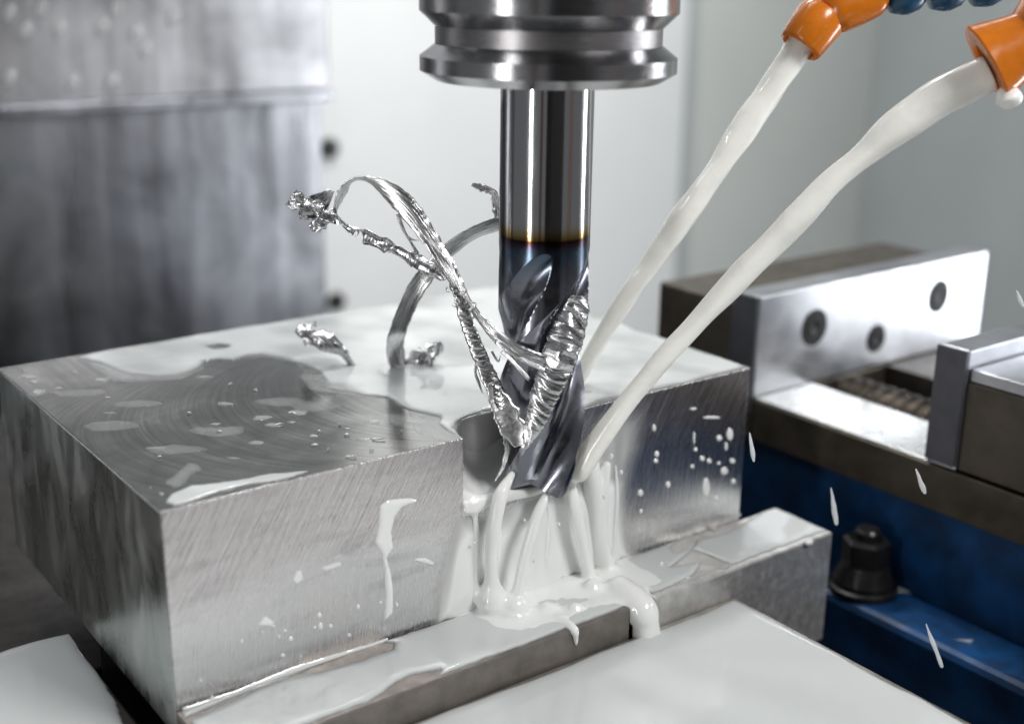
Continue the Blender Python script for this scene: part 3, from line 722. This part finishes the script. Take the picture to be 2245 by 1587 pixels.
def nozzle(base_px, label, pts, rad, tip_in):
    P = [dep(x, y, d) for x, y, d in pts]
    t = thing('coolant_nozzle', P[0], label, 'nozzle', 'orange coolant nozzles')
    return t, P
n1, P1 = nozzle(None, 'orange plastic nozzle with bent neck feeding the inner coolant jet', [(1752, 100, 34.4), (1800, 38, 34.4)], None, None)
axis1 = unit(dep(1812, 22, 34.4) - dep(1752, 104, 34.4)); o1 = dep(1752, 104, 34.4)
lathe('tip', [(.42, .3), (.46, .02), (.50, -.03), (.58, 0), (.62, .08), (.66, .5), (.70, .95), (.62, 1.15), (.3, 1.2)], M['orange'], n1, 48, o1, axis1, 50)
tube('elbow', [dep(1798, 46, 34.3), dep(1840, 22, 34.3), dep(1890, 2, 34.3), dep(1945, -28, 34.3)], [.50, .62, .60, .58], M['orange'], n1, 28, None, (True, True))
hs = thing('coolant_hose', dep(1990, 0, 34.3), 'dark blue jointed coolant hose at the upper right edge', 'hose')
for k, (x, y) in enumerate(((1985, -18), (2075, -26), (2165, -36), (2252, -56), (2336, -86), (2416, -124), (2492, -170), (2564, -222), (2632, -280), (2696, -342))):
    sl = 8 + 5 * max(0, k - 1); a = dep(x - 40, y + sl, 34.3); b = dep(x + 40, y - sl, 34.3); ax_ = unit(b - a)
    lathe('segment', [(.35, 0), (.50, .06), (.60, .35), (.62, .5), (.55, .8), (.42, .95), (.3, 1.0)], M['bluehose'], hs, 32, a, ax_, 60)
n2, P2 = nozzle(None, 'orange plastic nozzle with hanging coolant drop feeding the outer jet', [(2150, 140, 30.8), (2245, 60, 30.8)], None, None)
o2 = dep(2160, 142, 30.9); axis2 = unit(dep(2300, 62, 30.5) - o2)
lathe('tip', [(.46, .6), (.50, .05), (.56, 0), (.98, .0), (1.03, .05), (1.0, .15), (.80, .80), (.74, 1.1), (1.0, 1.5), (1.02, 2.4)], M['orange'], n2, 48, o2, axis2, 40)
tube('hose_neck', [o2 + axis2 * q + np.array([0, 0, .10 * max(0, q - 2.2) ** 2]) for q in (2.2, 3.4, 5., 7., 9., 11.)], [.9, .62, .6, .62, .6, .6], M['bluehose'], n2, 24, lambda s_, th: 1 + .12 * np.sin(s_ * 6.) + 0 * th, (True, True), 140)
tube('hanging_drop', [dep(2190, 196, 30.6), dep(2205, 208, 30.6), dep(2212, 222, 30.6), dep(2213, 240, 30.6)], [.16, .28, .33, .22], M['stream'], n2, 20, None, (True, True), 40)

# ------------------------------------------------------------------ coolant lying on things
def zpoly(pts, z=0.): return np.array([onz(x, y, z)[:2] for x, y in pts])
def ypoly(pts, yv=0.): return np.array([(lambda q: (q[0], q[2]))(ony(x, y, yv)) for x, y in pts])

# top of the block
TP_big = zpoly([(174, 784), (223, 801), (285, 821), (340, 826), (392, 824), (425, 812), (441, 804), (447, 793), (480, 788), (512, 791), (545, 780), (575, 778), (620, 785), (659, 797), (690, 812), (708, 828), (713, 850), (757, 857), (800, 868), (846, 872), (880, 890), (920, 905), (958, 915), (955, 930), (975, 945), (998, 955), (1030, 962)])
TP_big = np.vstack([TP_big, [(-2.5, .03), (-2.3, .7), (-1.9, 1.08), (-1.28, 1.24), (0, 1.24), (.9, .85), (1.24, .04), (8.02, .06), (8.02, 12.6), (-7.6, 12.6)]])
TP = [(TP_big, .05, .26), (None, .016, .3),
      (zpoly([(362, 1104), (372, 1085), (420, 1068), (500, 1058), (580, 1046), (650, 1034), (690, 1032), (640, 1047), (560, 1060), (480, 1080), (410, 1102), (385, 1108)]), .07, .16),
      (zpoly([(365, 1062), (390, 1030), (410, 1012), (440, 1015), (450, 1030), (420, 1040), (400, 1062), (385, 1070)]), .014, .3)]
r_ = np.random.RandomState(11)
for x, y, w_, h_ in ((60, 812, 14, 4), (62, 825, 16, 5), (75, 838, 9, 4), (85, 858, 22, 7), (130, 850, 12, 3), (220, 833, 25, 6), (235, 871, 10, 3), (165, 815, 9, 3), (40, 808, 8, 3), (445, 826, 20, 4), (505, 840, 9, 3), (495, 885, 22, 5),
                 (560, 970, 20, 5), (515, 1005, 28, 5), (345, 982, 26, 4), (600, 932, 18, 4), (640, 925, 12, 3), (690, 955, 10, 3), (760, 940, 12, 3), (800, 962, 20, 4), (790, 1000, 14, 2), (650, 905, 24, 7), (820, 925, 12, 4), (575, 915, 22, 6), (330, 1068, 9, 5), (355, 1082, 10, 5), (240, 905, 20, 4), (470, 930, 14, 3), (300, 885, 64, 10), (250, 935, 60, 12), (690, 890, 60, 12), (480, 945, 70, 14), (610, 880, 60, 12), (380, 985, 60, 12), (180, 860, 60, 10), (830, 920, 60, 14)):
    k = r_.rand(8) * .5 + .7
    TP.append((zpoly([(x + w_ * k[i] * math.cos(i * .785), y + h_ * k[i] * math.sin(i * .785)) for i in range(8)]), .03 if w_ < 15 else .018 if w_ < 50 else .010, .16 if w_ < 50 else .5))
holes = [zpoly([(455, 760), (480, 755), (510, 757), (500, 764), (470, 766)])]
def h_top(X, Y):
    wx = .10 * waves(1, X, Y, 3.2); h = np.full(X.shape, -1.)
    big = sd(X, Y, TP_big)
    for poly, H, r in TP:
        d = big + .35 + .55 * waves(91, X, Y, 1.5) if poly is None else sd(X, Y, poly) + (wx if H > .045 else .8 * wx + .05 * waves(3, X, Y, 8.)); h = np.maximum(h, prof(d, H, r))
    for poly in holes:
        d = -sd(X, Y, poly) + wx; h = np.minimum(h, prof(d, .05, .2))
    notch = np.minimum(np.hypot(np.clip(X, nx0, nx1) - X, Y) - NR - .02, 1.)
    edge = np.minimum.reduce([X - BX0, BX1 - X, Y - BY0, BY1 - Y]) - .02
    h = np.where(h > .035, h + .010 * waves(2, X, Y, 2.0) + .02 * np.clip(waves(9, X, Y, .9, 2), 0, 1), h)
    h = np.where(h > .02, h * (.86 + .30 * np.clip(waves(92, X, Y, 1.1), -1, .6)), h)
    near = np.exp(-((X - .6) / 3.4) ** 2 - ((Y - 2.6) / 2.6) ** 2)
    h = np.where(h > .035, h + near * (.030 * waves(71, X, Y, 2.6, 2) + .02), h)
    # swell round the chips
    for c, a in ((onz(700, 800, 0), .16), (onz(885, 815, 0), .16), (onz(760, 820, 0), .10)):
        h = np.where(h > .03, h + a * np.exp(-((X - c[0]) ** 2 + (Y - c[1]) ** 2) / .35), h)
    return np.minimum(h, prof(np.minimum(edge, notch), .1, .2))
film('coolant_film', (0, 0, 0), (1, 0, 0), (0, 1, 0), (0, 0, 1), (BX0, BX1), (BY0, BY1), .045, h_top, M['milk'], 'milky coolant lying on top of the aluminium block')

# front of the block
SHEET = np.vstack([ypoly([(1030, 975), (1012, 1020), (1000, 1060), (985, 1120), (965, 1190), (950, 1250), (938, 1330), (925, 1400)]), [(-3.4, -5.4), (6, -5.4)], ypoly([(1420, 1230), (1394, 1190), (1388, 1130), (1386, 1080), (1388, 1040)]), [(3.1, -2.0), (1.9, -1.6), (1.3, -1.2), (1.26, NZ), (-2.5, NZ), (-2.52, -.4)]])
FT = [(SHEET, .16, 1.3), (np.vstack([[(1.25, -.05)], ypoly([(1400, 880), (1432, 872), (1425, 930), (1416, 985), (1396, 1030), (1390, 1080), (1392, 1190)]), [(1.3, -4.), (1.25, -2.)]]), .05, .9),
      (ypoly([(1400, 1130), (1450, 1115), (1520, 1110), (1600, 1100), (1617, 1120), (1560, 1145), (1480, 1170), (1410, 1200)]), .05, .5)]
FP = [(ypoly([(832, 1108), (850, 1095), (900, 1092), (915, 1098), (880, 1112), (866, 1130), (858, 1165), (862, 1200), (848, 1222), (858, 1262), (862, 1300), (860, 1345), (842, 1360), (846, 1310), (843, 1250), (836, 1215), (822, 1190), (830, 1150)]), .06, .14),
      (ypoly([(905, 1225), (930, 1222), (952, 1232), (950, 1240), (920, 1232)]), .04, .06),
      (ypoly([(640, 1272), (650, 1250), (662, 1250), (665, 1270), (650, 1282)]), .02, .1), (ypoly([(700, 1245), (745, 1230), (750, 1240), (715, 1252)]), .015, .1),
      (ypoly([(565, 1370), (580, 1352), (600, 1362), (595, 1372)]), .03, .06), (ypoly([(400, 1552), (520, 1510), (640, 1462), (740, 1432), (850, 1398), (850, 1405), (720, 1450), (600, 1498), (500, 1535), (410, 1562)]), .05, .1)]
for x, y, a, b in ((1600, 952, 7, 14), (1577, 960, 6, 7), (1588, 1032, 8, 9), (1606, 1010, 6, 6), (1608, 1055, 5, 6), (1555, 1010, 5, 6), (1540, 1005, 5, 6), (1518, 1022, 4, 5), (1576, 1015, 4, 4), (1440, 995, 5, 7), (1438, 1010, 5, 5), (1525, 985, 4, 5), (1548, 1068, 8, 22), (1570, 1092, 5, 6), (1465, 1062, 5, 8), (1404, 1080, 6, 8), (1434, 938, 4, 8), (1560, 915, 20, 3), (1520, 896, 8, 3), (1522, 960, 2, 16), (1592, 978, 3, 10),
                 (637, 1400, 5, 7), (700, 1348, 5, 7), (703, 1372, 5, 9), (725, 1372, 4, 5), (690, 1375, 3, 5), (785, 1330, 4, 7), (765, 1392, 4, 5), (600, 1372, 3, 4), (625, 1382, 4, 4), (612, 1395, 3, 5), (575, 1385, 3, 4), (530, 1405, 3, 6), (620, 1436, 5, 5), (870, 1325, 3, 6), (834, 1320, 3, 4), (660, 1437, 3, 3), (440, 1492, 4, 4), (465, 1530, 4, 8)):
    FP.append((ypoly([(x + a * math.cos(i * .785), y + b * math.sin(i * .785)) for i in range(8)]), .04, .05))
def front_field(polys, wv):
    def hf(X, Z):
        w_ = .07 * waves(4, X, Z, 3.0, 3, 1., .5); h = np.full(X.shape, -1.)
        for k, (poly, H, r) in enumerate(polys): h = np.maximum(h, prof(sd(X, Z, poly) + w_ * wv(k), H, r))
        edge = np.minimum.reduce([X - BX0, BX1 - X, Z + 5.3, -.02 - Z])
        return np.minimum(h, np.where(edge > 0, 9., edge))
    return hf
film('coolant_film', (0, 0, 0), (1, 0, 0), (0, 0, 1), (0, -1, 0), (BX0, BX1), (-5.05, 0), .035, front_field(FP, lambda k: .3 if k < 6 else 0.), M['bead'], 'coolant runs and spots on the front of the block')
def h_thin(X, Z):
    h = np.full(X.shape, -1.); w_ = .12 * waves(64, X, Z, 3., 3, 1., .3)
    for poly, H, r in FT:
        d = sd(X, Z, poly) + w_; q = np.clip(d / r, 0, 1)
        h = np.maximum(h, np.where(d > 0, H * q * q * (3 - 2 * q) * (.75 + .5 * np.clip(waves(65, X, Z, 3., 3, 1., .15), -1, 1)), d * .5))
    edge = np.minimum.reduce([X - 1.23, BX1 - X, Z + 5.3, -.02 - Z]); e2 = np.maximum(np.minimum(-2.5 - X, -.02 - Z), NZ - Z)
    low = np.clip((-3.6 - Z) / 1.4, 0, 1) ** 2; h = np.where(h > .04, h + .22 * low * np.exp(-((X - .2) / 2.2) ** 2), h)
    return np.minimum(h, np.where(np.maximum(edge, e2) > 0, 9., np.maximum(edge, e2)))
film('coolant_film', (0, -.004, 0), (1, 0, 0), (0, 0, 1), (0, -1, 0), (-5, BX1), (-5.05, 0), .04, h_thin, M['milk_thin'], 'thin translucent coolant veil on the front of the block')

# the cascade under the cutter: sheet, trickles, heap on the jaw and spill through the gap, one body of liquid
h_ = .045; ox, oy, oz = -4.2, -2.85, -6.05
gx = np.arange(ox, 5.4, h_); gy = np.arange(oy, 1.3, h_); gz = np.arange(oz, -.15, h_)
X3, Y3, Z3 = np.meshgrid(gx, gy, gz, indexing='ij')
XZx, XZz = np.meshgrid(gx, gz, indexing='ij')
F3 = np.full(X3.shape, 1.)
# floor of the notch
nd = np.hypot(np.clip(X3, nx0, nx1) - X3, np.maximum(Y3, 0)) - NR - .05
F3 = smin(F3, np.maximum(np.maximum(nd, Z3 - (NZ + .10 + .04 * np.sin(5 * X3) * np.cos(4 * Y3) + 1.6 * np.exp(np.minimum(nd, 0) / .24) * (.8 + .2 * np.sin(2.3 * X3 + 1.)) * np.clip(Y3 / .8, 0, 1) ** .7)), np.maximum(NZ - .1 - Z3, -.14 - Y3)), .10)
def chain(pts, rad, k=.14, flat=1.):
    global F3
    P = spline(np.column_stack([pts, rad]), 6 * len(pts)); d = np.full(F3.shape, 9., np.float32)
    for a, b in zip(P[:-1], P[1:]):
        lo = np.minimum(a[:3], b[:3]) - .75; hi = np.maximum(a[:3], b[:3]) + .75
        sl = tuple(slice(max(0, int((lo[i] - (ox, oy, oz)[i]) / h_)), max(0, int((hi[i] - (ox, oy, oz)[i]) / h_) + 1)) for i in range(3))
        if any(q.start >= q.stop for q in sl): continue
        px, py, pz = X3[sl] - a[0], (Y3[sl] - a[1]) * flat, Z3[sl] - a[2]; e = b[:3] - a[:3]; e = e * np.array([1, flat, 1])
        t = np.clip((px * e[0] + py * e[1] + pz * e[2]) / (e @ e), 0, 1)
        d[sl] = np.minimum(d[sl], np.sqrt((px - t * e[0]) ** 2 + (py - t * e[1]) ** 2 + (pz - t * e[2]) ** 2) - (a[3] + t * (b[3] - a[3])))
    F3 = smin(F3, d, k)
for pts, yy in (([(1122, 1040, 16), (1098, 1085, 30), (1084, 1150, 30), (1076, 1215, 26), (1078, 1275, 34), (1080, 1318, 70)], (-.3, -.5, -.55, -.5, -.45, -.45)), ([(1210, 1070, 22), (1182, 1118, 24), (1162, 1180, 24), (1146, 1240, 24), (1134, 1300, 30), (1126, 1335, 74)], (-.6, -.75, -.8, -.8, -.8, -.8)),
                ([(1244, 1050, 26), (1258, 1108, 36), (1272, 1170, 30), (1286, 1235, 28), (1296, 1285, 40), (1300, 1312, 76)], (-.35, -.5, -.55, -.55, -.55, -.55)), ([(1292, 1000, 40), (1298, 1060, 44), (1304, 1130, 34), (1310, 1220, 30)], (-.12, -.14, -.14, -.14)), ([(1330, 1020, 20), (1322, 1080, 24), (1318, 1160, 22), (1330, 1240, 40), (1335, 1262, 60)], (-.1, -.16, -.2, -.3, -.35))):
    chain([ony(x, y, q) for (x, y, _), q in zip(pts, yy)], [pxr(w_, 34.5) for _, _, w_ in pts])
chain([(-2.5, .02, NZ - .25), (-2.2, -.01, NZ - .05), (-1.9, -.03, NZ + .0), (-1.2, -.04, NZ + .02), (-.4, -.03, NZ - .02), (.4, -.04, NZ + .02), (1.15, -.03, NZ - .06)], [.06, .11, .13, .12, .15, .13, .12], .25)
for xx, dz, rr in ((-2.2, -4.6, .10), (-1.5, -3.6, .10), (.2, -4.4, .09), (2.2, -4.7, .12), (2.7, -4.7, .08)):
    chain([(xx, -.05, NZ - .05), (xx + .05, -.09, -3.), (xx - .04, -.12, dz)], [rr * .6, rr, rr * .9], .22)
# pools on both jaw plates
XY = np.meshgrid(gx, gy, indexing='ij')
lev = -4.97 + .03 * waves(13, *XY, 1.8) + .10 * np.exp(-((XY[0] + .3) / 1.9) ** 2 - ((XY[1] + .2) / 1.1) ** 2) + .085 * waves(14, *XY, 3.2) * np.exp(-((XY[0] - .1) / 1.9) ** 2)
e2 = np.minimum(np.minimum(XY[0] + 3.4, 4.6 - XY[0]) * .35, XY[1] + 2.24 + .06 * waves(15, *XY, 3.))
lev = lev - .16 * np.clip(1 - e2 / .5, 0, 1) ** 2
F3 = smin(F3, np.maximum(np.maximum((Z3 - lev[:, :, None]) * .8, -e2[:, :, None]), np.maximum(Y3 - .02, -5.5 - Z3)), .16)
gap = np.maximum(1.40 - X3, X3 - 2.29)
F3 = np.where((gap > 0) & (Z3 < -5.03) & (Y3 > -2.36), np.maximum(F3, -5.06 - Z3), F3)
chain([(1.85, -1.4, -5.05), (1.82, -2.0, -5.14), (1.84, -2.34, -5.3), (1.88, -2.44, -5.6), (1.92, -2.5, -6.2)], [.40, .44, .44, .38, .42], .2)
chain([(-.64, -1.8, -5.0), (-.62, -2.2, -5.0), (-.60, -2.38, -5.08), (-.57, -2.40, -5.25), (-.54, -2.39, -5.5)], [.10, .12, .12, .08, .05], .14)
for q, rr in (((1120, 1300), .24), ((1300, 1285), .22), ((1085, 1285), .18), ((1200, 1330), .14), ((1260, 1330), .12)):
    c_ = onz(*q, -4.9); chain([c_, c_ + np.array([.12, -.06, 0])], [rr, rr * .7], .2)
F3[0] = F3[-1] = .1; F3[:, 0] = F3[:, -1] = .1; F3[:, :, 0] = F3[:, :, -1] = .1
Vc, Qc = surface_nets(F3, (ox, oy, oz), h_)
cas = put('coolant_cascade', Vc, Qc, M['milk_solid'], None, smooth=True)
sm_ = cas.modifiers.new('surface_tension', 'SMOOTH'); sm_.factor = .5; sm_.iterations = 3
tag(cas, 'white coolant cascade running off the notch and cutter onto the jaws', 'coolant')
# jaw tops
JL = [zpoly(p, -5.03) for p in ([(830, 1545), (900, 1508), (960, 1480), (965, 1470), (900, 1482), (870, 1495), (845, 1520), (750, 1570), (700, 1590), (760, 1600)],
                                [(405, 1575), (520, 1528), (640, 1480), (740, 1440), (840, 1408), (862, 1412), (860, 1425), (800, 1446), (700, 1474), (640, 1484), (560, 1512), (470, 1552), (400, 1590)])]
def h_jl(X, Y):
    h = np.full(X.shape, .075); w_ = .08 * waves(12, X, Y, 3.)
    for p in JL: h = np.minimum(h, prof(-sd(X, Y, p) + w_, .075, .3))
    h = h + .02 * waves(13, X, Y, 1.6)
    edge = np.minimum.reduce([X + 10.62, 1.36 - X, Y + 2.36, .03 - Y])
    spill = 0.
    return np.minimum(h, prof(edge - .10 + .05 * waves(15, X, Y, 5.), .075, .25))
film('coolant_film', (0, 0, -5.03), (1, 0, 0), (0, 1, 0), (0, 0, 1), (-11.3, 1.38), (-2.5, 0.), .045, h_jl, M['milk'], 'coolant flooding the top of the long left jaw plate')
JRb = [zpoly(p, -5.03) for p in ([(1690, 1100), (1640, 1118), (1600, 1140), (1560, 1155), (1490, 1185), (1470, 1200), (1480, 1212), (1520, 1205), (1495, 1225), (1470, 1245), (1540, 1232), (1520, 1262), (1480, 1282), (1600, 1236), (1560, 1222), (1515, 1205), (1530, 1185), (1590, 1170), (1660, 1128)],)]
def h_jr(X, Y):
    h = np.full(X.shape, .07); w_ = .05 * waves(22, X, Y, 4.)
    for p in JRb: h = np.minimum(h, prof(-sd(X, Y, p) + w_, .07, .25))
    h = h + .015 * waves(23, X, Y, 1.6)
    edge = np.minimum.reduce([X - 2.31, 9.72 - X, Y + 2.2, .03 - Y])
    return np.minimum(h, prof(edge - .06 + .05 * waves(24, X, Y, 4.), .07, .25))
film('coolant_film', (0, 0, -5.03), (1, 0, 0), (0, 1, 0), (0, 0, 1), (2.31, 9.75), (-2.36, 0.), .045, h_jr, M['milk'], 'coolant puddle on the short right jaw plate')
# flooded slide in the foreground
def h_slide(X, Y):
    edge = np.minimum.reduce([5.42 - X, -2.40 - Y, X + 16, Y + 20])
    h = .07 + .012 * waves(30, X, Y, .8) + .02 * np.exp(-((X - 1.9) / .6) ** 2 - ((Y + 2.6) / .5) ** 2)
    for (px, py) in ((2010, 1415), (1933, 1413)):
        c = onz(px, py, -5.85); h = h - .06 * np.exp(-((X - c[0]) ** 2 + (Y - c[1]) ** 2) / .01)
    return np.minimum(h, prof(edge - .14 + .10 * waves(31, X, Y, 1.6, 3), .07, .4)) + np.where(Y > -2.6, .03 * np.clip((Y + 2.6) / .2, 0, 1) ** 2, 0.)
film('coolant_film', (0, 0, -5.92), (1, 0, 0), (0, 1, 0), (0, 0, 1), (-12, 5.45), (-16, -2.38), .08, h_slide, M['milk'], 'coolant covering the broad vise slide in the foreground')
RLp = zpoly([(-200, 1490), (0, 1432), (60, 1412), (120, 1395), (162, 1386), (175, 1420), (210, 1470), (245, 1530), (275, 1600), (250, 1700), (-200, 1700)], -6.05)
def h_rail(X, Y): return prof(sd(X, Y, RLp) + .08 * waves(41, X, Y, 2.), .10, .35)
film('coolant_film', (0, 0, -6.05), (1, 0, 0), (0, 1, 0), (0, 0, 1), (-16, -10.95), (-2.2, 6.8), .07, h_rail, M['milk'], 'coolant puddle on the dark vise rail at lower left')
# wet patches on the clamping ear of the second vise
EP = [zpoly(p, -8.0) for p in ([(1960, 1225), (2050, 1262), (2070, 1290), (2000, 1300), (1940, 1300), (1900, 1305)], [(2130, 1290), (2180, 1330), (2200, 1350), (2150, 1335)], [(2080, 1400), (2140, 1400), (2130, 1412)])]
def h_ear(X, Y):
    h = np.full(X.shape, -1.)
    for p in EP: h = np.maximum(h, prof(sd(X, Y, p) + .05 * waves(43, X, Y, 3.), .05, .2))
    return h
film('coolant_film', (0, 0, -8.0), (1, 0, 0), (0, 1, 0), (0, 0, 1), (11.3, 13.4), (-10, -.4), .05, h_ear, M['milk_thin'], 'thin coolant patches on the blue vise foot')

# rows of small beads at the foot of the block and flying drops
for x, y, r_ in ((1478, 1172, 9), (1500, 1165, 6), (1535, 1150, 7), (1548, 1146, 6), (1566, 1142, 8), (1585, 1135, 6), (1617, 1128, 8), (1565, 1160, 5), (1400, 1192, 8), (1420, 1188, 10), (1392, 1194, 6)):
    c = onz(x, y, -4.98); rad = r_ * 36 / FPX
    bead(c, (rad, rad, rad * .8), 'tiny coolant bead along the foot of the block on the right jaw plate', 'beads at the foot of the block')
for x, y, r_ in ((1090, 1303, 9), (1100, 1298, 6), (1082, 1306, 5), (1096, 1310, 5), (1215, 1262, 6), (1208, 1272, 4), (1237, 1256, 5), (1050, 1312, 4)):
    rad = r_ * 34 / FPX; bead(onz(x, y, -4.84), (rad, rad, rad), 'small froth bubble where the trickles hit the left jaw plate', 'froth bubbles', name='froth_bubble')
b = bead(onz(1773, 1188, -5.0), (.16, .12, .09), 'lone coolant bead near the outer end of the right jaw plate', 'lone beads')
FD = [(1648, 980, 34, 9, 33, 'falling coolant drop just right of the block edge'), (1828, 1110, 36, 11, 42, 'falling coolant drop above the black clamping bolt'), (2018, 1055, 34, 10, 30, 'falling coolant drop in front of the brown vise rail'), (2048, 1415, 32, 10, 52, 'lowest falling coolant drop in front of the blue foot'), (2236, 655, 34, 7, 20, 'falling coolant drop at the right edge beside the bright jaw')]
for x, y, d, w_, hl, lb_ in FD:
    c = dep(x, y, d); L_ = hl * d / FPX; q = BX * .94 - AX * (.35 if hl in (30, 52, 20) else .14); q = q / np.linalg.norm(q)
    P = [c - q * L_, c - q * L_ * .5, c, c + q * L_ * .6, c + q * L_]
    tag(tube('falling_drop', P, np.array([.55, 1., .9, .6, .25]) * pxr(w_, d), M['fall'], None, 14, wob(int(x), .12, 4.), (True, True), 40), lb_, 'drop', 'falling drops')
for x, y, d, r_ in ((1340, 1000, 33.4, 5), (1362, 1035, 33.6, 4), (1325, 1090, 33.4, 4), (1060, 1110, 33.2, 3), (1040, 1190, 33.2, 3), (1405, 1120, 33.2, 4), (1150, 1140, 33., 3), (1225, 1150, 33., 4), (1450, 1235, 33.4, 4), (1170, 1230, 33., 3)):
    rad = r_ * d / FPX; bead(dep(x, y, d), (rad, rad, rad * 1.3), 'tiny coolant droplet thrown off under the cutter', 'spray droplets', name='spray_droplet')

# the dark door side of the machine, behind the viewer, that the polished steel mirrors
struct(box('machine_door', (-62, -80, -60), (6, -78, 40), M['door'], bevel=0))
struct(box('door_post', (-100, -79, -60), (-84, -75, 40), M['brown'], bevel=0))
struct(box('door_post', (28, -79, -60), (40, -75, 40), M['brown'], bevel=0))
